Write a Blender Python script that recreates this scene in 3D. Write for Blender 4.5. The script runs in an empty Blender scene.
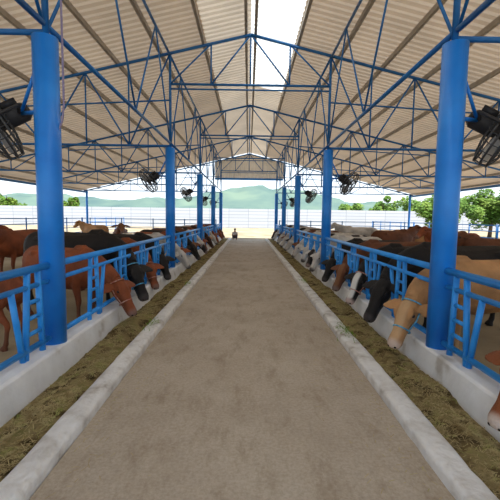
import bpy, bmesh, math, random
from mathutils import Vector, Matrix, noise
random.seed(7)
C = bpy.context.scene.collection
RZ=6.4; SL=0.235; CX=2.04; EX=12.0
FR=[-2.08+6*k for k in range(6)]   # frame depths
YEND=FR[-1]

# ---------------------------------------------------------------- materials
def nodes(name):
    m=bpy.data.materials.new(name); m.use_nodes=True
    nt=m.node_tree; b=nt.nodes['Principled BSDF']
    return m,nt,b
def N(nt,t,**kw):
    n=nt.nodes.new(t)
    for k,v in kw.items():
        if k in n.inputs: n.inputs[k].default_value=v
        else: setattr(n,k,v)
    return n
def ramp(nt,fac,stops):
    r=nt.nodes.new('ShaderNodeValToRGB')
    cr=r.color_ramp
    while len(cr.elements)<len(stops): cr.elements.new(0.5)
    for e,(p,c) in zip(cr.elements,stops):
        e.position=p; e.color=(*c,1)
    nt.links.new(fac,r.inputs['Fac']); return r
def coords(nt):
    return nt.nodes.new('ShaderNodeTexCoord').outputs['Object']
def noisy(name,stops,scale=5,rough=0.7,detail=6,bump=0.0,metal=0,bscale=None,spec=0.3):
    m,nt,b=nodes(name)
    n=N(nt,'ShaderNodeTexNoise',Scale=scale,Detail=detail)
    nt.links.new(coords(nt),n.inputs['Vector'])
    r=ramp(nt,n.outputs['Fac'],stops)
    nt.links.new(r.outputs['Color'],b.inputs['Base Color'])
    b.inputs['Roughness'].default_value=rough; b.inputs['Metallic'].default_value=metal
    b.inputs['Specular IOR Level'].default_value=spec
    if bump:
        n2=N(nt,'ShaderNodeTexNoise',Scale=bscale or scale*4,Detail=5)
        nt.links.new(coords(nt),n2.inputs['Vector'])
        bp=N(nt,'ShaderNodeBump',Strength=bump,Distance=0.02)
        nt.links.new(n2.outputs['Fac'],bp.inputs['Height']); nt.links.new(bp.outputs['Normal'],b.inputs['Normal'])
    return m
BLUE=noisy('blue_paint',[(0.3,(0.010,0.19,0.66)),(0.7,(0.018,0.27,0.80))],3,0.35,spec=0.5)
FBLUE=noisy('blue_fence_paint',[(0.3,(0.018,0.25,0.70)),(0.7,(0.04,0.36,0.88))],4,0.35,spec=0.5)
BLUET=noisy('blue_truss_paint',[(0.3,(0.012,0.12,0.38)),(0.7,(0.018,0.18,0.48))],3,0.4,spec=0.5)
GALV=noisy('galvanised_steel',[(0.3,(0.36,0.31,0.26)),(0.7,(0.47,0.42,0.36))],4,0.5)
WHITEP=noisy('limewashed_concrete',[(0.30,(0.50,0.47,0.43)),(0.40,(0.74,0.74,0.74)),(0.7,(0.85,0.86,0.87))],2.6,0.85,bump=0.4,bscale=14)
CURB=noisy('stained_concrete',[(0.28,(0.38,0.34,0.29)),(0.38,(0.60,0.57,0.53)),(0.52,(0.74,0.725,0.70)),(0.75,(0.82,0.81,0.79))],5.5,0.9,bump=0.8,bscale=22,detail=12)
DARK=noisy('dark_cast_metal',[(0.3,(0.02,0.02,0.022)),(0.7,(0.05,0.05,0.055))],6,0.5)
FANG=noisy('grey_fan_metal',[(0.3,(0.05,0.052,0.055)),(0.7,(0.09,0.092,0.095))],6,0.4)
BLADE=noisy('fan_blade_metal',[(0.3,(0.22,0.23,0.25)),(0.7,(0.34,0.35,0.37))],6,0.35)
GREYC=noisy('grey_violet_cable',[(0.3,(0.22,0.19,0.32)),(0.7,(0.30,0.27,0.40))],6,0.5)
LEAF=noisy('leaf_green',[(0.3,(0.05,0.12,0.015)),(0.5,(0.12,0.22,0.03)),(0.7,(0.24,0.32,0.06))],0.6,0.7)
BARK=noisy('bark',[(0.3,(0.10,0.07,0.05)),(0.7,(0.2,0.15,0.11))],6,0.9)
HORN=noisy('horn',[(0.3,(0.25,0.2,0.15)),(0.7,(0.5,0.44,0.36))],8,0.5)
ROPE=noisy('halter_rope',[(0.3,(0.35,0.05,0.04)),(0.7,(0.6,0.45,0.35))],30,0.8)
ROPEB=noisy('blue_halter_rope',[(0.3,(0.05,0.25,0.45)),(0.7,(0.2,0.5,0.7))],30,0.8)
EYE=noisy('eye',[(0.3,(0.005,0.004,0.004)),(0.7,(0.02,0.012,0.01))],5,0.1,spec=0.8)
HILL=noisy('hazy_hillside',[(0.3,(0.10,0.155,0.15)),(0.5,(0.135,0.195,0.17)),(0.7,(0.175,0.235,0.185))],0.02,1.0,spec=0)  # distance haze is mixed into the hill colour itself
GROUND=noisy('dry_earth',[(0.3,(0.24,0.19,0.12)),(0.5,(0.36,0.295,0.20)),(0.7,(0.46,0.39,0.275))],0.5,0.95,detail=10,bump=0.6,bscale=8,spec=0.1)
FEED=noisy('chopped_feed',[(0.32,(0.06,0.042,0.02)),(0.43,(0.18,0.13,0.06)),(0.54,(0.34,0.27,0.13)),(0.66,(0.28,0.25,0.10))],5.5,0.95,detail=15,bump=0.8,bscale=90,spec=0.1)
STRAW=noisy('straw_bits',[(0.3,(0.30,0.22,0.10)),(0.52,(0.54,0.44,0.23)),(0.68,(0.32,0.34,0.10))],9,0.9,spec=0.1)
GREENS=noisy('fresh_grass',[(0.3,(0.10,0.20,0.02)),(0.7,(0.25,0.38,0.06))],9,0.9,spec=0.1)
def mat_lane():
    m,nt,b=nodes('lane_concrete'); co=coords(nt)
    n1=N(nt,'ShaderNodeTexNoise',Scale=0.7,Detail=14,Roughness=0.75); nt.links.new(co,n1.inputs['Vector'])
    mp=N(nt,'ShaderNodeMapping'); mp.inputs['Scale'].default_value=(2.0,0.7,1); nt.links.new(co,mp.inputs['Vector'])
    n2=N(nt,'ShaderNodeTexNoise',Scale=2.4,Detail=14,Roughness=.75); nt.links.new(mp.outputs[0],n2.inputs['Vector'])
    n3=N(nt,'ShaderNodeTexNoise',Scale=38,Detail=6,Roughness=0.7); nt.links.new(co,n3.inputs['Vector'])
    r1=ramp(nt,n1.outputs['Fac'],[(0.32,(0.43,0.36,0.28)),(0.48,(0.50,0.43,0.345)),(0.68,(0.58,0.515,0.425))])
    r2=ramp(nt,n2.outputs['Fac'],[(0.38,(0.84,0.81,0.77)),(0.50,(1,1,1))])
    r3=ramp(nt,n3.outputs['Fac'],[(0.35,(0.82,0.80,0.78)),(0.6,(1,1,1))])
    a=N(nt,'ShaderNodeMixRGB',blend_type='MULTIPLY'); a.inputs[0].default_value=1
    c=N(nt,'ShaderNodeMixRGB',blend_type='MULTIPLY'); c.inputs[0].default_value=1
    nt.links.new(r1.outputs[0],a.inputs[1]); nt.links.new(r2.outputs[0],a.inputs[2])
    nt.links.new(a.outputs[0],c.inputs[1]); nt.links.new(r3.outputs[0],c.inputs[2])
    nt.links.new(c.outputs[0],b.inputs['Base Color']); b.inputs['Roughness'].default_value=0.8
    b.inputs['Specular IOR Level'].default_value=0.2
    bp=N(nt,'ShaderNodeBump',Strength=0.35,Distance=0.01); nt.links.new(n3.outputs['Fac'],bp.inputs['Height']); nt.links.new(bp.outputs[0],b.inputs['Normal'])
    return m
LANE=mat_lane()
def mat_trans(name,col,w,tcol=None):
    m,nt,b=nodes(name); nt.nodes.remove(b)
    d=N(nt,'ShaderNodeBsdfDiffuse'); t=N(nt,'ShaderNodeBsdfTranslucent')
    nz=N(nt,'ShaderNodeTexNoise',Scale=0.9,Detail=6); nt.links.new(coords(nt),nz.inputs['Vector'])
    r=ramp(nt,nz.outputs['Fac'],[(0.3,tuple(c*0.85 for c in col)),(0.7,col)]); nt.links.new(r.outputs[0],d.inputs[0])
    tcol=tcol or col
    r2=ramp(nt,nz.outputs['Fac'],[(0.3,tuple(c*0.85 for c in tcol)),(0.7,tcol)]); nt.links.new(r2.outputs[0],t.inputs[0])
    mx=N(nt,'ShaderNodeMixShader'); mx.inputs[0].default_value=w
    nt.links.new(d.outputs[0],mx.inputs[1]); nt.links.new(t.outputs[0],mx.inputs[2])
    nt.links.new(mx.outputs[0],nt.nodes['Material Output'].inputs[0]); return m
SKYL=mat_trans('translucent_sheet',(0.9,0.9,0.86),0.6)
ROOF=mat_trans('roof_sheet',(0.64,0.535,0.42),0.16,(0.68,0.57,0.445))  # translucency added to the metal sheets so the roof glows and brightens the interior
ROOFL=mat_trans('aged_translucent_sheet',(0.68,0.60,0.50),0.24,(0.74,0.65,0.53))
def mat_wall():
    m,nt,b=nodes('boundary_wall_paint')
    mp=N(nt,'ShaderNodeMapping'); mp.inputs['Rotation'].default_value=(math.radians(90),0,0); nt.links.new(coords(nt),mp.inputs['Vector'])
    br=N(nt,'ShaderNodeTexBrick',Scale=1.0); br.offset=0
    br.inputs['Brick Width'].default_value=3.0; br.inputs['Row Height'].default_value=0.5; br.inputs['Mortar Size'].default_value=0.03
    br.inputs['Color1'].default_value=(0.50,0.53,0.58,1); br.inputs['Color2'].default_value=(0.56,0.59,0.64,1); br.inputs['Mortar'].default_value=(0.28,0.32,0.39,1)
    nt.links.new(mp.outputs[0],br.inputs['Vector']); nt.links.new(br.outputs['Color'],b.inputs['Base Color'])
    b.inputs['Roughness'].default_value=0.9; return m
BWALL=mat_wall()
def mat_fur(name,base,muz,face=None,sock=None,patch=None):
    m,nt,b=nodes(name); co=coords(nt)
    n=N(nt,'ShaderNodeTexNoise',Scale=3.0,Detail=6); nt.links.new(co,n.inputs['Vector'])
    r=ramp(nt,n.outputs['Fac'],[(0.3,tuple(c*0.6 for c in base)),(0.7,tuple(min(1,c*1.3) for c in base))])
    cur=r.outputs[0]
    if patch:
        n2=N(nt,'ShaderNodeTexNoise',Scale=1.6,Detail=2); nt.links.new(co,n2.inputs['Vector'])
        r2=ramp(nt,n2.outputs['Fac'],[(0.5,(0,0,0)),(0.54,(1,1,1))])
        mx=N(nt,'ShaderNodeMixRGB'); nt.links.new(r2.outputs[0],mx.inputs[0]); nt.links.new(cur,mx.inputs[1]); mx.inputs[2].default_value=(*patch,1); cur=mx.outputs[0]
    at=nt.nodes.new('ShaderNodeAttribute'); at.attribute_name='fur'
    sp=nt.nodes.new('ShaderNodeSeparateColor'); nt.links.new(at.outputs['Color'],sp.inputs[0])
    for i,col in ((1,face),(2,sock),(0,muz)):
        if col is None: continue
        mx=N(nt,'ShaderNodeMixRGB'); nt.links.new(sp.outputs[i],mx.inputs[0]); nt.links.new(cur,mx.inputs[1]); mx.inputs[2].default_value=(*col,1); cur=mx.outputs[0]
    nt.links.new(cur,b.inputs['Base Color']); b.inputs['Roughness'].default_value=0.6
    b.inputs['Specular IOR Level'].default_value=0.3
    n3=N(nt,'ShaderNodeTexNoise',Scale=70,Detail=4); nt.links.new(co,n3.inputs['Vector'])
    bp=N(nt,'ShaderNodeBump',Strength=0.6,Distance=0.015); nt.links.new(n3.outputs['Fac'],bp.inputs['Height']); nt.links.new(bp.outputs[0],b.inputs['Normal'])
    return m
FUR={
 'red':(mat_fur('red_brown_fur',(0.25,0.07,0.025),(0.24,0.14,0.11),sock=(0.16,0.06,0.03)),'reddish-brown cow'),
 'redpale':(mat_fur('red_brown_pale_muzzle_fur',(0.26,0.085,0.03),(0.66,0.55,0.48),sock=(0.2,0.08,0.04)),'red-brown pale-muzzled cow'),
 'dark':(mat_fur('dark_brown_fur',(0.05,0.022,0.014),(0.12,0.08,0.07)),'dark brown cow'),
 'brown':(mat_fur('brown_fur',(0.15,0.055,0.025),(0.2,0.14,0.12),face=(0.22,0.10,0.045)),'brown cow'),
 'black':(mat_fur('black_fur',(0.016,0.013,0.012),(0.06,0.05,0.05)),'black cow'),
 'blackw':(mat_fur('black_white_face_fur',(0.016,0.013,0.012),(0.55,0.42,0.38),face=(0.7,0.68,0.64),sock=(0.6,0.58,0.55)),'black white-blazed cow'),
 'tan':(mat_fur('tan_fur',(0.46,0.25,0.11),(0.62,0.48,0.40),face=(0.54,0.34,0.18),sock=(0.46,0.31,0.18)),'light tan cow'),
 'white':(mat_fur('grey_white_fur',(0.56,0.53,0.49),(0.10,0.09,0.09),sock=(0.4,0.37,0.33)),'greyish-white cow'),
 'patch':(mat_fur('pied_fur',(0.6,0.57,0.53),(0.3,0.22,0.2),patch=(0.03,0.022,0.02)),'black-and-white pied cow'),
}

# ---------------------------------------------------------------- helpers
def link(o): C.objects.link(o); return o
def meshobj(name,bm,mat,smooth=False):
    me=bpy.data.meshes.new(name); bm.normal_update(); bm.to_mesh(me); bm.free()
    if mat is not None: me.materials.append(mat)
    if smooth:
        for p in me.polygons: p.use_smooth=True
    o=bpy.data.objects.new(name,me); return link(o)
def tag(o,label,cat,group=None,kind=None):
    o['label']=label; o['category']=cat
    if group: o['group']=group
    if kind: o['kind']=kind
    return o
def box(bm,a,b):
    a=Vector(a); b=Vector(b)
    vs=[bm.verts.new((x,y,z)) for x in (a.x,b.x) for y in (a.y,b.y) for z in (a.z,b.z)]
    for f in ((0,1,3,2),(4,6,7,5),(0,4,5,1),(2,3,7,6),(0,2,6,4),(1,5,7,3)):
        bm.faces.new([vs[i] for i in f])
def tube(bm,pts,side=(0,1,0),seg=10,cap=True):
    n=len(pts); rings=[]
    side=Vector(side)
    for i,(p,a,b) in enumerate(pts):
        p=Vector(p)
        t=(Vector(pts[min(i+1,n-1)][0])-Vector(pts[max(i-1,0)][0])).normalized()
        s=side-t*side.dot(t)
        if s.length<1e-3: s=Vector((1,0,0))-t*t.x
        if s.length<1e-3: s=Vector((0,0,1))-t*t.z
        s.normalize(); u=t.cross(s)
        rings.append([bm.verts.new(p+s*(a*math.cos(2*math.pi*k/seg))+u*(b*math.sin(2*math.pi*k/seg))) for k in range(seg)])
    for i in range(n-1):
        for k in range(seg):
            k2=(k+1)%seg
            bm.faces.new((rings[i][k],rings[i][k2],rings[i+1][k2],rings[i+1][k]))
    if cap:
        bm.faces.new(rings[0][::-1]); bm.faces.new(rings[-1])
def pipe(bm,p,q,r,seg=8): tube(bm,[(p,r,r),(q,r,r)],seg=seg)
def ringt(bm,c,ax,R,r,side=None,seg=28,rs=6,R2=None):
    c=Vector(c); ax=Vector(ax).normalized(); s=Vector(side) if side else Vector((0,0,1)) if abs(ax.z)<.9 else Vector((1,0,0))
    s=(s-ax*s.dot(ax)).normalized(); u=ax.cross(s); R2=R2 or R
    rings=[]
    for i in range(seg):
        a=2*math.pi*i/seg; d=(s*math.cos(a)+u*math.sin(a)); base=c+s*(R*math.cos(a))+u*(R2*math.sin(a))
        rings.append([bm.verts.new(base+d*(r*math.cos(2*math.pi*k/rs))+ax*(r*math.sin(2*math.pi*k/rs))) for k in range(rs)])
    for i in range(seg):
        j=(i+1)%seg
        for k in range(rs):
            k2=(k+1)%rs; bm.faces.new((rings[i][k],rings[j][k],rings[j][k2],rings[i][k2]))
def empty(name,loc=(0,0,0)):
    e=bpy.data.objects.new(name,None); e.location=loc; e.empty_display_size=0.2; return link(e)
def part(o,parent): o.parent=parent; return o
def copytree(src,kids,loc,rot=None,scale=None):
    o=src.copy(); link(o); o.location=loc
    if rot is not None: o.rotation_euler=rot
    if scale is not None: o.scale=scale
    ks=[]
    for k in kids:
        c=k.copy(); link(c); c.parent=o; ks.append(c)
    return o,ks

# ---------------------------------------------------------------- ground, lane, troughs
bm=bmesh.new(); box(bm,(-400,-60,-0.5),(400,900,-0.02))
g=meshobj('ground',bm,GROUND); tag(g,'dry sandy earth around and inside the cattle pens','ground',kind='structure')
Y0=-2.5
bm=bmesh.new(); box(bm,(-1.25,Y0,-0.02),(1.25,YEND,0.0))
f=meshobj('floor',bm,LANE); tag(f,'worn grey-brown concrete feeding lane','floor',kind='structure')
def feed_h(x,y,s):
    t=(x-1.46)/.43
    return max(0.006,0.022+0.06*noise.noise(Vector((x*3,y*1.5,s*7)))+0.022*noise.noise(Vector((x*12,y*12,s)))+0.014*noise.noise(Vector((x*40,y*40,s)))+0.03*math.sin(math.pi*max(0,min(1,t))))
for s in (-1,1):
    bm=bmesh.new()
    prof=[(1.25,-0.02),(1.25,0.055),(1.256,0.074),(1.27,0.084),(1.29,0.088),(1.34,0.089),(1.40,0.088),(1.43,0.083),(1.445,0.072),(1.45,0.05),(1.45,-0.02)]
    ny=320; rows=[]
    for i in range(ny+1):
        y=Y0+(YEND-Y0)*i/ny; row=[]
        for x,z in prof:
            e=0.014*noise.noise(Vector((y*1.1,x*3,s)))+0.010*noise.noise(Vector((y*6,x*9,s+4)))
            if x>1.35: e=min(e,0.0)
            if x<1.3: e=max(e,-0.01)
            row.append(bm.verts.new((s*(x+e),y,z+(0.008*noise.noise(Vector((y*2,x*8,s+3)))+.005*noise.noise(Vector((y*9,x*14,s))) if z>0.04 else 0))))
        rows.append(row)
    for i in range(ny):
        for k in range(len(prof)-1):
            bm.faces.new((rows[i][k],rows[i][k+1],rows[i+1][k+1],rows[i+1][k]))
    bm.faces.new(rows[0]); bm.faces.new(rows[-1])
    bmesh.ops.recalc_face_normals(bm,faces=bm.faces)
    o=meshobj('curb',bm,CURB,True); tag(o,'low whitewashed concrete curb edging the lane','curb','lane curbs')
    bm=bmesh.new()
    pr=[(1.885,-.02),(1.915,.275),(1.925,.29),(1.94,.298),(2.14,.298),(2.155,.28),(2.16,-.02)]
    A=[bm.verts.new((s*x,Y0,z)) for x,z in pr]; B=[bm.verts.new((s*x,YEND,z)) for x,z in pr]
    for i in range(len(pr)):
        j=(i+1)%len(pr); bm.faces.new((A[i],A[j],B[j],B[i]))
    bm.faces.new(A); bm.faces.new(B); bmesh.ops.recalc_face_normals(bm,faces=bm.faces)
    o=meshobj('trough_wall',bm,WHITEP); tag(o,'low limewashed concrete wall carrying the blue feed fence','wall','trough walls')
    bm=bmesh.new(); nx=16; ny=640; g=[]
    for i in range(ny+1):
        y=Y0+(YEND-Y0)*i/ny; row=[]
        for k in range(nx+1):
            x=1.455+0.435*k/nx
            row.append(bm.verts.new((s*x,y,feed_h(x,y,s))))
        g.append(row)
    for i in range(ny):
        for k in range(nx):
            q=[g[i][k],g[i][k+1],g[i+1][k+1],g[i+1][k]]
            bm.faces.new(q if s>0 else q[::-1])
    o=meshobj('cattle_feed',bm,FEED,True); tag(o,'chopped brown and green feed lying in the trough','feed','trough feed','stuff')
    bm=bmesh.new()
    for i in range(30000):
        y=1.2+random.random()**1.8*20; x=random.uniform(1.48,1.87)
        if noise.noise(Vector((x*4,y*2.2,s+9)))<-.15 and random.random()<.8: continue
        L=random.uniform(.008,.034); a=random.uniform(0,math.pi); w=random.uniform(.001,.003)
        zz=feed_h(x,y,s)+random.uniform(0,.014)
        d=Vector((math.cos(a),math.sin(a),random.uniform(-.35,.35)))*L; n_=Vector((-math.sin(a),math.cos(a),0))*w
        p=Vector((s*x,y,zz))
        if max(abs((p+d).x),abs((p-d).x))>1.885 or min(abs((p+d).x),abs((p-d).x))<1.47: continue
        bm.faces.new([bm.verts.new(v) for v in (p-d-n_,p+d-n_,p+d+n_,p-d+n_)])
    o=meshobj('straw',bm,STRAW); tag(o,'loose straw stalks on the trough feed','straw','loose straw','stuff')
    for (cx,cy,cnt,sp) in ([(1.38,5.3,60,.13),(1.4,8.6,60,.15)] if s<0 else [(1.37,5.1,90,.17),(1.4,9.2,60,.15)]):
        bm=bmesh.new()
        for i in range(cnt):
            x=cx+random.gauss(0,.35)*sp; y=cy+random.gauss(0,1)*sp
            L=random.uniform(.02,.06); a=random.uniform(0,math.pi); w=.003
            base=0.10 if x>1.25 else .01
            if x>1.43: x=1.43
            p=Vector((s*x,y,base+random.uniform(0,.03)))
            d=Vector((math.cos(a)*.5,math.sin(a),random.uniform(-.1,.35)))*L; n_=Vector((-math.sin(a),math.cos(a),0))*w
            bm.faces.new([bm.verts.new(v) for v in (p-d-n_,p+d-n_,p+d+n_,p-d+n_)])
        o=meshobj('grass_clump',bm,GREENS); tag(o,'dropped handful of fresh green fodder on the curb','grass','dropped fodder','stuff')
bm=bmesh.new()
for i in range(900):
    y=1.2+random.random()**1.3*14; x=random.choice((-1,1))*(1.24-abs(random.gauss(0,.22)))
    if abs(x)>1.2: x=1.18*(1 if x>0 else -1)
    L=random.uniform(.008,.03); a=random.uniform(0,math.pi); w=.0018; p=Vector((x,y,.004)); d=Vector((math.cos(a),math.sin(a),0))*L; n_=Vector((-math.sin(a),math.cos(a),0))*w
    bm.faces.new([bm.verts.new(v) for v in (p-d-n_,p+d-n_,p+d+n_,p-d+n_)])
o=meshobj('straw',bm,STRAW); tag(o,'stray straw bits scattered on the concrete lane','straw',None,'stuff')

# ---------------------------------------------------------------- roof
YR0,YR1=-3.0,YEND+0.6
def roof_z(x): return RZ-SL*abs(x)
def sheet(name,xa,xb,mat,label,off=0,y0=YR0,y1=YR1):
    bm=bmesh.new(); pitch=0.21; prof=[]
    y=y0
    while y<y1-.05:
        prof+= [(y,0),(y+.09,0),(y+.12,.055),(y+.18,.055)]
        y+=pitch
    rows=[]
    for x in (xa,xb):
        rows.append([bm.verts.new((x,yy,roof_z(x)+zz+off)) for yy,zz in prof])
    for i in range(len(prof)-1):
        bm.faces.new((rows[0][i],rows[0][i+1],rows[1][i+1],rows[1][i]))
    o=meshobj(name,bm,mat); tag(o,label,'roof',kind='structure'); return o
sheet('ceiling',-12.6,-1.15,ROOF,'underside of beige corrugated metal roof slope')
sheet('ceiling',1.15,12.6,ROOF,'underside of beige corrugated metal roof slope')
sheet('ceiling',-1.2,0.0,ROOFL,'paler aged corrugated sheets beside the ridge',off=.012)
sheet('ceiling',0.0,1.2,ROOFL,'paler aged corrugated sheets beside the ridge',off=.012,y0=14.0)
sheet('window_1',0.0,1.2,SKYL,'translucent corrugated skylight sheets along the ridge',off=.012,y1=14.0)
bm=bmesh.new(); box(bm,(-.035,YR0,-.12),(.035,YR1,-.015)); pur0=meshobj('purlin',bm,GALV)
tag(pur0,'long galvanised steel purlin under the roof sheets','beam','roof purlins')
xs=[0.12,1.2,2.3,3.4,4.5,5.6,6.7,7.8,8.9,10.0,11.1,12.1]
first=True
for s in (-1,1):
    for x in xs:
        if first: o=pur0; first=False
        else: o=pur0.copy(); link(o)
        o.location=(s*x,0,roof_z(x))
def zt(x): return RZ-SL*abs(x)-0.17
ZB=3.42; ZT=5.0
segs=[]
R1=.038; R2=.021
for s in (-1,1):
    segs.append(('top_chord',(0,zt(0)),(s*12.1,zt(12.1)),R1))
    segs.append(('bottom_chord',(s*CX,ZB+.03),(s*11.9,ZB+.03),R1*.8))
    px=[CX,3.1,4.2,5.3,6.4,7.5,8.7,9.9,11.2]
    segs.append(('post',(s*CX,ZB),(s*CX,zt(CX)),.034))
    for i in range(1,len(px)-1):
        segs.append(('web_member',(s*px[i],ZB+.03),(s*px[i],zt(px[i])),R2))
    for i in range(len(px)-1):
        if i%2==0: segs.append(('web_member',(s*px[i],zt(px[i])),(s*px[i+1],ZB+.03),R2))
        else: segs.append(('web_member',(s*px[i],ZB+.03),(s*px[i+1],zt(px[i+1])),R2))
    segs.append(('web_member',(s*CX,4.6),(s*7.5,4.3),R2))
    segs.append(('web_member',(s*CX,ZT),(s*1.0,zt(1.0)),R2))
    segs.append(('web_member',(s*1.0,ZT),(s*1.0,zt(1.0)),R2))
    segs.append(('web_member',(s*1.0,ZT),(0,zt(0)),R2))
segs.append(('bottom_chord',(-CX,ZT),(CX,ZT),R1*.8))
segs.append(('bottom_chord',(-CX,ZT-.12),(CX,ZT-.12),R2))
segs.append(('post',(0,ZT),(0,zt(0)),R2))
tr=empty('roof_truss',(0,FR[0],0)); tag(tr,'blue welded pipe roof truss spanning above the column pair','truss','roof trusses')
kids=[]
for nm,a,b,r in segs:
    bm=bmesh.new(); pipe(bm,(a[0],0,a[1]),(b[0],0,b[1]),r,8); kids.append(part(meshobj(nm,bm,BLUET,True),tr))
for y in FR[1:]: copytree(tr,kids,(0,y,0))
lb=empty('longitudinal_brace',(0,FR[0],0)); tag(lb,'blue pipe bracing running between trusses','truss','longitudinal braces')
kids=[]
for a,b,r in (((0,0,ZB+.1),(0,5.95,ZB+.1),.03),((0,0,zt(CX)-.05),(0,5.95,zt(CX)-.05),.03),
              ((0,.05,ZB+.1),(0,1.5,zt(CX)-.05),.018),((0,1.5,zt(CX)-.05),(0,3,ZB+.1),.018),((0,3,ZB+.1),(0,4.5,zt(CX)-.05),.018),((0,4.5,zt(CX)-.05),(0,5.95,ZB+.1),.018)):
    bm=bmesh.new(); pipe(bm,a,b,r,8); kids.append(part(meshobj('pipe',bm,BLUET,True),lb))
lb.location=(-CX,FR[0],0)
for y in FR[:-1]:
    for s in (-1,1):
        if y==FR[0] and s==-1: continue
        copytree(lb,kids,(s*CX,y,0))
bm=bmesh.new()
tube(bm,[((0,0,.295),.122,.122),((0,0,3.40),.122,.122)],seg=28)
col=meshobj('column',bm,BLUE)
for p in col.data.polygons: p.use_smooth=len(p.vertices)==4
tag(col,'thick round blue steel column beside the feeding lane','column','lane columns')
i=0
for y in FR:
    for s in (-1,1):
        o=col if i==0 else link(col.copy()); i+=1
        o.location=(s*(CX+.01),y,0)
bm=bmesh.new(); tube(bm,[((0,0,-.02),.075,.075),((0,0,3.4),.075,.075)],seg=16); oc=meshobj('column',bm,BLUE,True)
tag(oc,'slim blue steel post holding up the eave','column','eave columns')
i=0
for y in FR:
    for s in (-1,1):
        o=oc if i==0 else link(oc.copy()); i+=1; o.location=(s*11.9,y,0)
for s in (-1,1):
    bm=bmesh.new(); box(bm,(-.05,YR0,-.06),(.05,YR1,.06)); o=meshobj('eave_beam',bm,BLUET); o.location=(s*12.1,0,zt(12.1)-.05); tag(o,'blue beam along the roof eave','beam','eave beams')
bm=bmesh.new()
tube(bm,[((0,0,4.6),.011,.011),((0,0,2.75),.011,.011),((-.02,0,2.6),.011,.011),((-.06,0,2.5),.011,.011),((-.12,0,2.46),.011,.011)],seg=8)
o=meshobj('wiring_conduit',bm,GREYC,True); o.location=(-CX+.16,FR[1],0); tag(o,'thin grey-violet wiring conduit hanging beside the column','cable')

# gable end panel
bm=bmesh.new()
x=-2.5; prof=[]
while x<2.45:
    prof+=[(x,0),(x+.14,0),(x+.16,.05),(x+.24,.05)]; x+=.27
lo=[bm.verts.new((a,YEND+.15+b,4.5)) for a,b in prof]; hi=[bm.verts.new((a,YEND+.15+b,roof_z(a)-.13)) for a,b in prof]
for i in range(len(prof)-1): bm.faces.new((lo[i],lo[i+1],hi[i+1],hi[i]))
o=meshobj('gable_cladding',bm,mat_trans('gable_sheet',(0.66,0.58,0.48),0.4)); tag(o,'beige ribbed sheet closing the gable peak','wall panel')
bm=bmesh.new(); box(bm,(-2.5,-.05,-.07),(2.5,.05,.07)); o=meshobj('gable_beam',bm,BLUE); o.location=(0,YEND+.1,4.43); tag(o,'blue beam under the gable sheet','beam')

# ---------------------------------------------------------------- feed fences
def make_fence():
    e=empty('feed_fence'); ks=[]
    def P(nm,lst):
        bm=bmesh.new()
        for a,b,r in lst: pipe(bm,a,b,r,8)
        ks.append(part(meshobj(nm,bm,FBLUE,True),e))
    y1,y2=.13,5.87
    P('top_rail',[((0,y1,1.13),(0,y2,1.13),.038)])
    P('rail',[((0,y1,.97),(0,y2,.97),.026)])
    P('rail',[((0,y1,.38),(0,y2,.38),.03)])
    for j in range(5):
        u=.9+1.15*j
        P('ladder_divider',[((0,u-.04,.295),(0,u+.03,1.12),.03),((0,u+.27 if j<4 else u+.25,.295),(0,u+.2,1.12),.03),
            ((0,u-.02,.52),(0,u+.24,.52),.021),((0,u,.67),(0,u+.23,.67),.021),((0,u+.02,.82),(0,u+.215,.82),.021)])
        if j<4: P('slanted_bar',[((0,u+.31,.30),(0,u+.47,.97),.028)])
        if j>0: P('slanted_bar',[((0,u-.08,.30),(0,u-.22,.97),.028)])
    return e,ks
fe,fk=make_fence(); tag(fe,'blue pipe feed fence with ladder-like dividers and slanted bars','fence','feed fences')
first=True
for y in FR[:-1]:
    for s in (-1,1):
        if first: fe.location=(s*CX,y,0); first=False; continue
        copytree(fe,fk,(s*CX,y,0))
def rail_fence(L,n,name='pen_fence'):
    e=empty(name); ks=[]
    for z in (.4,.75,1.1,1.4):
        bm=bmesh.new(); pipe(bm,(0,0,z),(L,0,z),.025,6); ks.append(part(meshobj('rail',bm,BLUET,True),e))
    for i in range(n+1):
        bm=bmesh.new(); pipe(bm,(L*i/n,0,-.02),(L*i/n,0,1.45),.035,8); ks.append(part(meshobj('post',bm,BLUET,True),e))
    return e,ks
pf,pk=rail_fence(9.3,4); tag(pf,'blue four-rail pipe fence closing the pen','fence','pen fences'); pf.location=(2.3,YEND,0)
copytree(pf,pk,(-11.7,YEND,0))
for s in (-1,1):
    for k in range(6): copytree(pf,pk,(s*12.3,-22+9.4*k+3,0),(0,0,math.pi/2))
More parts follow.
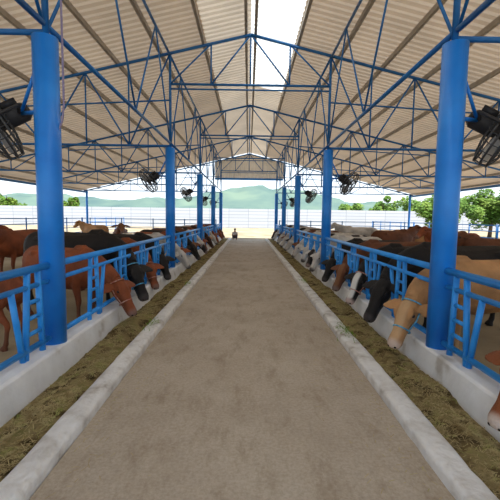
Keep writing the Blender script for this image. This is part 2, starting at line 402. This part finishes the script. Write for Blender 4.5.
# ---------------------------------------------------------------- fans
def make_fan():
    e=empty('industrial_fan'); ks=[]
    bm=bmesh.new()
    for r,xx in ((.36,0),(.37,.07),(.36,.14),(.27,.18),(.17,.2),(.27,-.04),(.17,-.06),(.09,.21)): ringt(bm,(xx,0,0),(1,0,0),r,.012 if r>.3 else .006,seg=32,rs=5)
    for i in range(22):
        a=2*math.pi*i/22; c,s_=math.cos(a),math.sin(a)
        pp=[(.21,.08),(.2,.17),(.18,.27),(.14,.36),(.07,.37),(0,.36),(-.04,.27),(-.06,.17),(-.06,.1)]
        tube(bm,[((x,r*c,r*s_),.005,.005) for x,r in pp],side=(0,-s_,c),seg=4)
    ks.append(part(meshobj('guard',bm,FANG,True),e))
    for j in range(3):
        bm=bmesh.new(); a0=2*math.pi*j/3+.4; rows=[]
        for i in range(7):
            r=.06+.27*i/6; row=[]
            for k in range(5):
                t=k/4-.5; an=a0+t*(1.15-.25*abs(i-4)/4)
                row.append(bm.verts.new((.07+t*.09,r*math.cos(an),r*math.sin(an))))
            rows.append(row)
        for i in range(6):
            for k in range(4): bm.faces.new((rows[i][k],rows[i][k+1],rows[i+1][k+1],rows[i+1][k]))
        ks.append(part(meshobj('blade',bm,BLADE,True),e))
    bm=bmesh.new(); tube(bm,[((.12,0,0),.03,.03),((.1,0,0),.07,.07),((.0,0,0),.075,.075),((-.02,0,0),.10,.10),((-.26,0,0),.10,.10),((-.31,0,0),.06,.06)],seg=16)
    box(bm,(-.24,-.07,.08),(-.08,.07,.15))
    ks.append(part(meshobj('motor',bm,DARK,True),e))
    bm=bmesh.new(); pipe(bm,(.05,.38,0),(-.2,.38,0),.018); pipe(bm,(-.2,.38,0),(-.2,-.38,0),.018); pipe(bm,(-.2,-.38,0),(.05,-.38,0),.018)
    ks.append(part(meshobj('bracket',bm,DARK,True),e)); 
    return e,ks
fan,fnk=make_fan(); tag(fan,'dark caged industrial fan mounted high beside the column','fan','barn fans')
first=True
for i,y in enumerate(FR[1:]):
    for s in (-1,1):
        d=Vector((s*.74,-.42,-.55)).normalized()
        rot=d.to_track_quat('X','Z').to_euler(); loc=(s*2.60,y+.12,2.6); sf=(1,1,1) if i==0 else (.88,.88,.88)
        if first: fan.location=loc; fan.rotation_euler=rot; first=False
        else: copytree(fan,fnk,loc,rot,sf)
        bm=bmesh.new(); pipe(bm,(0,0,.08),(s*.24,.14,.1),.022); pipe(bm,(0,0,.5),(s*.24,.14,.12),.018)
        o=meshobj('fan_arm',bm,BLUE,True); o.location=(s*(CX+.11),y,2.6); tag(o,'short blue pipe arm carrying a fan','bracket','fan arms')

# ---------------------------------------------------------------- cows
def sm(a,b,x):
    t=max(0,min(1,(x-a)/(b-a))); return t*t*(3-2*t)
def make_cow(name,pose,yaw=0.0):
    piv=Vector((.6,0,0))
    def T(p):
        p=Vector(p); a=yaw*sm(.55,1.05,p.x)
        if p.x>.5: q=p-piv; q=Matrix.Rotation(a,3,'Z')@q; p=q+piv
        return p
    def TS(x): return Matrix.Rotation(yaw*sm(.55,1.05,x),3,'Z')@Vector((0,1,0))
    bm=bmesh.new()
    trunk=[(-1.0,.98,.05,.08),(-.95,.97,.15,.18),(-.85,.95,.225,.24),(-.70,.935,.26,.265),(-.45,.89,.27,.29),(-.2,.85,.295,.325),(.05,.84,.295,.34),(.28,.86,.25,.34),(.45,.88,.20,.31),(.58,.90,.15,.25),(.66,.90,.08,.16)]
    tube(bm,[((x,0,z),a,b) for x,z,a,b in trunk],seg=18)
    tube(bm,[((.12,0,1.14),.03,.02),((.22,0,1.17),.07,.07),((.36,0,1.16),.08,.09),((.48,0,1.10),.06,.06),((.56,0,1.04),.03,.03)],seg=10)
    tube(bm,[((-.98,0,1.08),.03,.03),((-.8,0,1.15),.06,.04),((-.4,0,1.155),.05,.035),((.1,0,1.15),.04,.035)],seg=8)
    for s in (-1,1):
        tube(bm,[((-.5,s*.16,1.07),.03,.03),((-.58,s*.21,1.08),.05,.05),((-.68,s*.19,1.07),.04,.04)],seg=8)
    if pose=='down':
        neck=[(.38,.96,.165,.26),(.56,.92,.145,.235),(.74,.85,.12,.20),(.90,.77,.105,.165),(1.02,.70,.095,.13)]
        P=Vector((1.05,0,.74)); M=Vector((1.37,0,.23)); K=1.15
    else:
        neck=[(.38,.98,.16,.26),(.56,1.03,.14,.225),(.72,1.12,.115,.18),(.86,1.2,.095,.14),(.94,1.25,.085,.105)]
        P=Vector((.93,0,1.36)); M=Vector((1.32,0,1.03)); K=1.05
    tube(bm,[(T((x,0,z)),a,b) for x,z,a,b in neck],seg=14)
    d=(M-P); L=d.length; d.normalize()
    up=Vector((0,1,0)).cross(d)*-1
    if up.x+up.z<0: up=-up
    head=[(-.02,.05,.04,-.01),(.04,.085,.07,-.01),(.14,.10,.092,-.01),(.30,.106,.10,-.01),(.44,.090,.09,-.008),(.58,.072,.076,-.006),(.70,.064,.066,-.004),(.80,.072,.064,-.004),(.90,.077,.06,-.004),(.97,.064,.048,-.006),(1.01,.038,.026,-.008)]
    tube(bm,[(T(P+d*(t*L)+up*o_),a*K,b*K) for t,a,b,o_ in head],side=TS(1.1),seg=16)
    jp=[(.10,.055,.07,-.085),(.28,.064,.07,-.09),(.45,.056,.052,-.078),(.65,.048,.036,-.06),(.85,.05,.03,-.05),(.93,.04,.022,-.044)]
    tube(bm,[(T(P+d*(t*L)+up*o_*K),a*K,b*K) for t,a,b,o_ in jp],side=TS(1.1),seg=10)
    for s in (-1,1):
        tube(bm,[(T(P+d*(.20*L)+up*.055*K+Vector((0,s*.07*K,0))),.018,.016),(T(P+d*(.31*L)+up*.055*K+Vector((0,s*.095*K,0))),.028,.024),(T(P+d*(.42*L)+up*.04*K+Vector((0,s*.08*K,0))),.016,.014)],seg=8)
        eb=P+d*(.12*L)-up*.02
        ep=[(.06,.0,.03,.026),(.11,.0,.055,.02),(.16,-.01,.078,.0145),(.22,-.02,.078,.0125),(.28,-.04,.056,.0125),(.33,-.06,.02,.011)]
        tube(bm,[(T(eb+Vector((-.01,s*w*K,dz))),a*K,b) for w,dz,a,b in ep],side=(d+up*.25),seg=12)
        fx=.36; y=s*.145
        tube(bm,[((fx+.06,s*.12,.92),.07,.15),((fx+.02,s*.155,.76),.07,.13),((fx-.03,y,.60),.06,.085),((fx+.0,y,.46),.045,.055),((fx+.02,y,.38),.045,.048),((fx+.02,y,.34),.043,.045),((fx+.015,y,.28),.031,.032),((fx+.015,y,.16),.028,.03),((fx+.02,y,.10),.038,.04),((fx+.035,y,.06),.035,.038),((fx+.05,y,.045),.046,.052),((fx+.06,y,0),.053,.066)],side=(0,1,0),seg=12)
        y=s*.15
        tube(bm,[((-.78,s*.12,1.04),.07,.12),((-.74,s*.15,.88),.10,.2),((-.68,s*.16,.72),.09,.18),((-.68,s*.16,.60),.07,.12),((-.77,y,.50),.05,.07),((-.86,y,.42),.038,.05),((-.875,y,.37),.038,.045),((-.86,y,.30),.031,.036),((-.84,y,.17),.03,.032),((-.83,y,.10),.038,.04),((-.81,y,.06),.035,.038),((-.80,y,.045),.046,.052),((-.785,y,0),.053,.066)],side=(0,1,0),seg=12)
    if pose=='down': dl=[(.5,.62,.025,.06),(.62,.61,.022,.09),(.76,.60,.018,.09),(.9,.59,.015,.06),(1.0,.58,.015,.03)]
    else: dl=[(.52,.62,.025,.06),(.64,.68,.022,.1),(.76,.84,.018,.1),(.88,1.0,.015,.08),(.96,1.1,.015,.04)]
    tube(bm,[(T((x,0,z)),a,b) for x,z,a,b in dl],seg=8)
    tube(bm,[((-.94,0,1.08),.04,.04),((-1.03,0,1.02),.03,.03),((-1.07,0,.85),.022,.022),((-1.06,0,.55),.018,.018),((-1.05,0,.42),.03,.03),((-1.05,0,.3),.035,.035),((-1.05,0,.2),.012,.012)],seg=8)
    bmesh.ops.recalc_face_normals(bm,faces=bm.faces)
    me=bpy.data.meshes.new(name+'_raw'); bm.to_mesh(me); bm.free()
    tmp=bpy.data.objects.new('tmp',me); link(tmp)
    md=tmp.modifiers.new('r','REMESH'); md.mode='VOXEL'; md.voxel_size=.0135; md.use_smooth_shade=True
    s_=tmp.modifiers.new('s','SMOOTH'); s_.factor=.5; s_.iterations=3
    dg=bpy.context.evaluated_depsgraph_get(); out=bpy.data.meshes.new_from_object(tmp.evaluated_get(dg))
    bpy.data.objects.remove(tmp); out.name=name
    att=out.color_attributes.new('fur','FLOAT_COLOR','POINT')
    mz=T(P+d*(.97*L)); fa=T(P+d*(.12*L)+up*.09); fb=T(P+d*(.8*L)+up*.055)
    ab=fb-fa; data=[]
    for v in out.vertices:
        p=v.co; m1=1-sm(.065,.12,(p-mz).length)
        t=max(0,min(1,(p-fa).dot(ab)/ab.length_squared)); m2=1-sm(.045,.075,(p-(fa+ab*t)).length)
        m3=1-sm(.25,.42,p.z) if p.x<.7 else 0
        data+= [m1,m2,m3,1]
    att.data.foreach_set('color',data)
    for p in out.polygons: p.use_smooth=True
    out.materials.append(FUR['red'][0])
    ls=TS(1.1); dT=(T(M)-T(P)).normalized()
    def pm(nm,fn,mat):
        b=bmesh.new(); fn(b); m_=bpy.data.meshes.new(nm); b.normal_update(); b.to_mesh(m_); b.free(); m_.materials.append(mat)
        for q in m_.polygons: q.use_smooth=True
        return m_
    parts=[]
    for s in (-1,1):
        e=T(P+d*(.33*L)+up*.032*K+Vector((0,s*.099*K,0))); parts.append(('eye',pm('eye',lambda b,e=e: bmesh.ops.create_uvsphere(b,u_segments=10,v_segments=8,radius=.021,matrix=Matrix.Translation(e)),EYE)))
        e2=T(P+d*(.985*L)+up*.016+Vector((0,s*.04,0))); parts.append(('nostril',pm('nostril',lambda b,e2=e2: bmesh.ops.create_uvsphere(b,u_segments=10,v_segments=8,radius=.015,matrix=Matrix.Translation(e2)),EYE)))
    hornp=[]
    fr=T(P+up*.1)-T(P)
    for s in (-1,1):
        h=T(P+d*(.03*L))+ls*(s*.06); sd=ls*s
        hornp.append(('horn',pm('horn',lambda b,h=h,sd=sd: tube(b,[(h,.022,.022),(h+sd*.05-dT*.02,.02,.02),(h+sd*.09-dT*.06+fr*.1,.013,.013),(h+sd*.10-dT*.12+fr*.3,.004,.004)],seg=8),HORN)))
    def hal(b):
        c=T(P+d*(.60*L)-up*.026*K); ringt(b,c,dT,.077*K,.009,side=ls,R2=.095*K)
        c2=T(P+d*(.05*L)-up*.04*K); ringt(b,c2,dT,.105*K,.009,side=ls,R2=.118*K)
        for s in (-1,1):
            tube(b,[(c+ls*(s*.077*K),.008,.008),(T(P+d*(.36*L)-up*.04)+ls*(s*.11*K),.008,.008),(c2+ls*(s*.105*K),.008,.008)],seg=6)
    return dict(mesh=out,parts=parts,horns=hornp,halter=('halter',pm('halter',hal,ROPE)),halterb=('halter',pm('halter',hal,ROPEB)))
COW={'d0':make_cow('cow_down','down',0),'dl':make_cow('cow_down_turn','down',.45),'dr':make_cow('cow_down_turn','down',-.45),'up':make_cow('cow_up','up',.25)}
def cow(kind,col,loc,rotz,sc=1.0,horn=False,halter=None,detail=True,what='',sz=None):
    src=COW[kind]; o=bpy.data.objects.new('cow',src['mesh']); link(o)
    o.location=loc; o.rotation_euler=(0,0,rotz); o.scale=(sc,sc,sz or sc)
    o.material_slots[0].link='OBJECT'; o.material_slots[0].material=FUR[col][0]
    tag(o,FUR[col][1]+' '+what,'cow','cattle')
    if detail:
        ps=list(src['parts'])
        if horn: ps+=src['horns']
        if halter: ps.append(src[halter])
        for nm,m in ps:
            c=bpy.data.objects.new(nm,m); link(c); c.parent=o
    return o
EAT='feeding with its head through the fence'
# (depth where neck crosses the fence, coat, pose, scale, horns, halter, body angle)
left=[(5.55,'red','d0',.97,0,'halter',.45),(6.65,'black','dr',1.14,0,'halterb',.22),(7.80,'red','dr',.97,0,'halter',.35),(8.92,'black','dr',1.02,1,None,.35),
 (10.5,'white','d0',.97,0,None,.3),(11.5,'red','dr',.97,0,'halter',.4),(12.65,'black','d0',1,0,None,.35),(13.85,'brown','dr',1,0,None,.4),(15.0,'patch','d0',.97,0,None,.4),
 (16.55,'red','dr',.95,0,None,.3),(17.6,'dark','d0',1,0,None,.4),(18.7,'tan','dr',.97,0,None,.4),(19.9,'white','d0',.97,0,None,.4),(21.0,'red','d0',.97,0,None,.4),(23,'brown','dr',.95,0,None,.4),(24.6,'red','d0',.95,0,None,.4),(26.2,'brown','d0',.95,0,None,.4)]
right=[(2.60,'redpale','d0',.95,0,None,.30),(4.50,'tan','dl',1.0,0,'halterb',.12),(5.52,'black','dl',1.08,0,None,.10),(6.66,'blackw','dl',1.0,0,'halter',.15),(7.8,'brown','dl',1.0,0,None,.2),(8.92,'black','dl',.97,1,None,.2),
 (10.55,'white','dl',.97,0,None,.15),(11.5,'patch','dl',.97,0,None,.25),(12.7,'white','dl',.97,0,None,.3),(13.85,'white','d0',.95,0,None,.3),(15.0,'brown','dl',.97,0,None,.3),
 (16.6,'white','d0',.95,0,None,.2),(17.65,'black','dl',.97,0,None,.3),(18.8,'white','d0',.97,0,None,.3),(20.0,'brown','dl',.97,0,None,.3),(21.0,'white','d0',.97,0,None,.3),(23,'dark','dl',.97,0,None,.3),(24.6,'white','d0',.97,0,None,.3),(26.2,'dark','d0',.97,0,None,.3)]
for y,c,k,sc,h,ha,an in left:
    rz=-an; L=.92*sc
    cow(k,c,(-CX-L*math.cos(rz),y-L*math.sin(rz),-.02),rz,sc,h,ha,y<16,EAT)
for y,c,k,sc,h,ha,an in right:
    rz=math.pi+an; L=(.92*sc if y>5 else .85*sc) if y>3 else 1.0
    cow(k,c,(CX-L*math.cos(rz),y-L*math.sin(rz),-.02),rz,sc,h,ha,y<16,EAT)
ST='standing loose in the sandy pen'
for (x,y,c,rz,sc) in ((-3.55,4.75,'red',2.9,.80),(-6.1,9.9,'red',-1.6,1.05),(-4.9,14.4,'brown',-1.3,1.0),(-7.6,18.5,'tan',2.6,1.0),
                      (5.6,14.2,'brown',.3,1.05),(6.6,12.2,'red',3.3,1.05),(5.4,19,'white',2.8,1.05),(7.6,17.2,'tan',-.4,1.0),(6.0,9.0,'brown',.1,1.05),(5.2,7.2,'brown',2.9,1.05)):
    cow('up',c,(x,y,-.02),rz,sc,False,None,y<16,ST)

# ---------------------------------------------------------------- person crouching at the lane end
SHIRT=noisy('white_shirt',[(0.3,(0.7,0.7,0.72)),(0.7,(0.85,0.85,0.86))],8,0.9)
SKIN=noisy('skin',[(0.3,(0.26,0.14,0.09)),(0.7,(0.32,0.18,0.12))],8,0.6)
TROU=noisy('dark_trousers',[(0.3,(0.08,0.08,0.12)),(0.7,(0.13,0.13,0.18))],8,0.9)
def skinned(name,verts,edges,mat,root=0,lv=1):
    me=bpy.data.meshes.new(name); me.from_pydata([v[0] for v in verts],edges,[]); o=bpy.data.objects.new(name,me); link(o)
    md=o.modifiers.new('skin','SKIN'); md.use_smooth_shade=True
    for i,v in enumerate(verts):
        me.skin_vertices[0].data[i].radius=(v[1],v[1]); me.skin_vertices[0].data[i].use_root=(i==root)
    ss=o.modifiers.new('sub','SUBSURF'); ss.levels=lv; ss.render_levels=lv
    me.materials.append(mat); return o
pv=[((0,0,.28),.13),((0,-.06,.45),.12),((0,-.12,.62),.13),((0,-.13,.72),.05),((0,-.15,.78),.075),((0,-.16,.88),.085),
 ((.17,-.12,.64),.055),((.2,-.22,.45),.04),((.1,-.36,.40),.032),((.06,-.42,.38),.03),((-.17,-.12,.64),.055),((-.2,-.22,.45),.04),((-.1,-.36,.40),.032),((-.06,-.42,.38),.03),
 ((.13,-.1,.28),.1),((.17,-.38,.44),.07),((.14,-.22,.08),.045),((.15,-.34,.045),.04),((-.13,-.1,.28),.1),((-.17,-.38,.44),.07),((-.14,-.22,.08),.045),((-.15,-.34,.045),.04)]
pe=[(0,1),(1,2),(2,3),(3,4),(4,5),(2,6),(6,7),(7,8),(8,9),(2,10),(10,11),(11,12),(12,13),(0,14),(14,15),(15,16),(16,17),(0,18),(18,19),(19,20),(20,21)]
p=skinned('person',pv,pe,SKIN); p.location=(-.95,YEND-1.0,0); tag(p,'person in a white shirt crouching at the end of the lane','person')
sh=skinned('shirt',[((0,0,.34),.15),((0,-.06,.47),.15),((0,-.12,.63),.15),((.17,-.12,.64),.075),((.195,-.2,.5),.06),((-.17,-.12,.64),.075),((-.195,-.2,.5),.06)],[(0,1),(1,2),(2,3),(3,4),(2,5),(5,6)],SHIRT); sh.parent=p
tr_=skinned('trousers',[((0,0,.27),.15),((.13,-.1,.28),.115),((.17,-.38,.44),.085),((.145,-.25,.14),.06),((-.13,-.1,.28),.115),((-.17,-.38,.44),.085),((-.145,-.25,.14),.06)],[(0,1),(1,2),(2,3),(0,4),(4,5),(5,6)],TROU); tr_.parent=p
bm=bmesh.new(); bmesh.ops.create_uvsphere(bm,u_segments=14,v_segments=10,radius=.09,matrix=Matrix.Translation((0,-.135,.905))); hr=meshobj('hair',bm,DARK,True); hr.parent=p
p.scale=(.85,.85,.85)

# ---------------------------------------------------------------- surroundings
def wall(name,b):
    bm=bmesh.new(); box(bm,(0,-.08,-.02),(b,.08,2.9))
    return meshobj(name,bm,BWALL)
w=wall('wall_back',90); w.location=(-45,58,0); tag(w,'white panelled concrete boundary wall','wall',kind='structure')
for nm,x in (('wall_left',-45.1),('wall_right',45.1)):
    w=wall(nm,77.8); w.location=(x,-20,0); w.rotation_euler=(0,0,math.pi/2); tag(w,'white panelled concrete boundary wall','wall',kind='structure')
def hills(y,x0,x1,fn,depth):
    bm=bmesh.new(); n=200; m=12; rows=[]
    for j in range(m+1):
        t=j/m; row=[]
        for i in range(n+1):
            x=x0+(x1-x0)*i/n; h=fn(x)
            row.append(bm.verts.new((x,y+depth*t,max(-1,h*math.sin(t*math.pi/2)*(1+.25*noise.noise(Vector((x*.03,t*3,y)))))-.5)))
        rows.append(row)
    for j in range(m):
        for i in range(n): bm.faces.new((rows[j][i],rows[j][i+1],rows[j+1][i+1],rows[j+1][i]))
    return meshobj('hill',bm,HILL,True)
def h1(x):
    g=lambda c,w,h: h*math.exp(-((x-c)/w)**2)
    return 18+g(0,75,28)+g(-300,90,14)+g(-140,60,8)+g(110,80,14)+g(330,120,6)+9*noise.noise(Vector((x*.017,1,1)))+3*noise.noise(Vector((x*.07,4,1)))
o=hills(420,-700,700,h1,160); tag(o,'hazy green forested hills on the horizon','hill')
def tree(x,y,h,r,n=3200,big=.3):
    e=empty('tree',(x,y,0)); bm=bmesh.new()
    tube(bm,[((0,0,-.05),.2,.2),((.1,0,h*.3),.15,.15),((0,.1,h*.6),.1,.1),((0,0,h*.85),.03,.03)],seg=8)
    for i in range(6):
        a=i*1.05; z0=h*(.35+.07*i); pipe(bm,(0.05,0,z0),(math.cos(a)*r*.7,math.sin(a)*r*.7,z0+h*.2),.05,6)
    part(meshobj('trunk',bm,BARK,True),e)
    bm=bmesh.new(); cl=[(Vector((random.gauss(0,r*.4),random.gauss(0,r*.4),h*.62+random.gauss(0,h*.15))),random.uniform(.25,.45)*r) for _ in range(16)]
    for i in range(n):
        c,rr=random.choice(cl); d=Vector((random.gauss(0,1),random.gauss(0,1),random.gauss(0,1))).normalized()*rr*random.uniform(.6,1.05)
        p=c+d; p.z=max(p.z,.4); n1=Vector((random.gauss(0,1),random.gauss(0,1),random.gauss(0,.5))).normalized(); n2=n1.orthogonal().normalized(); s=random.uniform(.5,1)*big
        bm.faces.new([bm.verts.new(v) for v in (p-n1*s,p+n2*s*.45,p+n1*s,p-n2*s*.45)])
    c=meshobj('canopy',bm,LEAF); c.parent=e; return e
for x,y,h,r in ((18,66,4.4,2.0),(23,64,4.8,2.3),(29,67,5.6,2.6),(35.5,63.5,6.0,2.6),(43,67,6.4,2.8),(50,63,6.0,2.8),(57.5,68,6.2,2.8),(-31,68,4.6,1.2),(-42,66,5.2,2.4),(-36,72,4.4,1.8)):
    o=tree(x,y,h,r); tag(o,'leafy green tree beyond the boundary wall','tree','boundary trees')
for x,y,h,r in ((18.2,37,4.0,1.8),(23.8,37,4.6,2.2)):
    o=tree(x,y,h,r,5200,.22); tag(o,'bushy yellow-green tree standing inside the yard','tree','yard trees')

# ---------------------------------------------------------------- light
w=bpy.data.worlds.new('World'); bpy.context.scene.world=w; w.use_nodes=True; nt=w.node_tree
bg=nt.nodes['Background']; tc=nt.nodes.new('ShaderNodeTexCoord'); sx=nt.nodes.new('ShaderNodeSeparateXYZ'); nt.links.new(tc.outputs['Generated'],sx.inputs[0])
r=ramp(nt,sx.outputs['Z'],[(0.0,(0.88,0.94,1.0)),(0.12,(0.80,0.90,1.0)),(0.6,(0.62,0.78,1.0))]); nt.links.new(r.outputs[0],bg.inputs[0]); bg.inputs[1].default_value=0.82
sd=bpy.data.lights.new('sun','SUN'); sd.energy=4.2; sd.angle=math.radians(1.5); sd.color=(1,.94,.86)
so=link(bpy.data.objects.new('sun',sd)); so.rotation_euler=Vector((-.35,.25,-.9)).to_track_quat('-Z','Y').to_euler()
sc=bpy.context.scene; sc.view_settings.view_transform='Standard'; sc.view_settings.look='None'; sc.view_settings.exposure=1.0; sc.view_settings.gamma=0.92

cd=bpy.data.cameras.new('camera'); cd.sensor_width=36; cd.lens=376/500*36; cd.clip_end=2000
cam=link(bpy.data.objects.new('camera',cd))
cam.matrix_world=Matrix.Translation((0,0,1.65))@Matrix.Rotation(math.radians(-.3),4,'Z')@Matrix.Rotation(math.radians(85),4,'X')@Matrix.Rotation(math.radians(.8),4,'Z')
sc.camera=cam
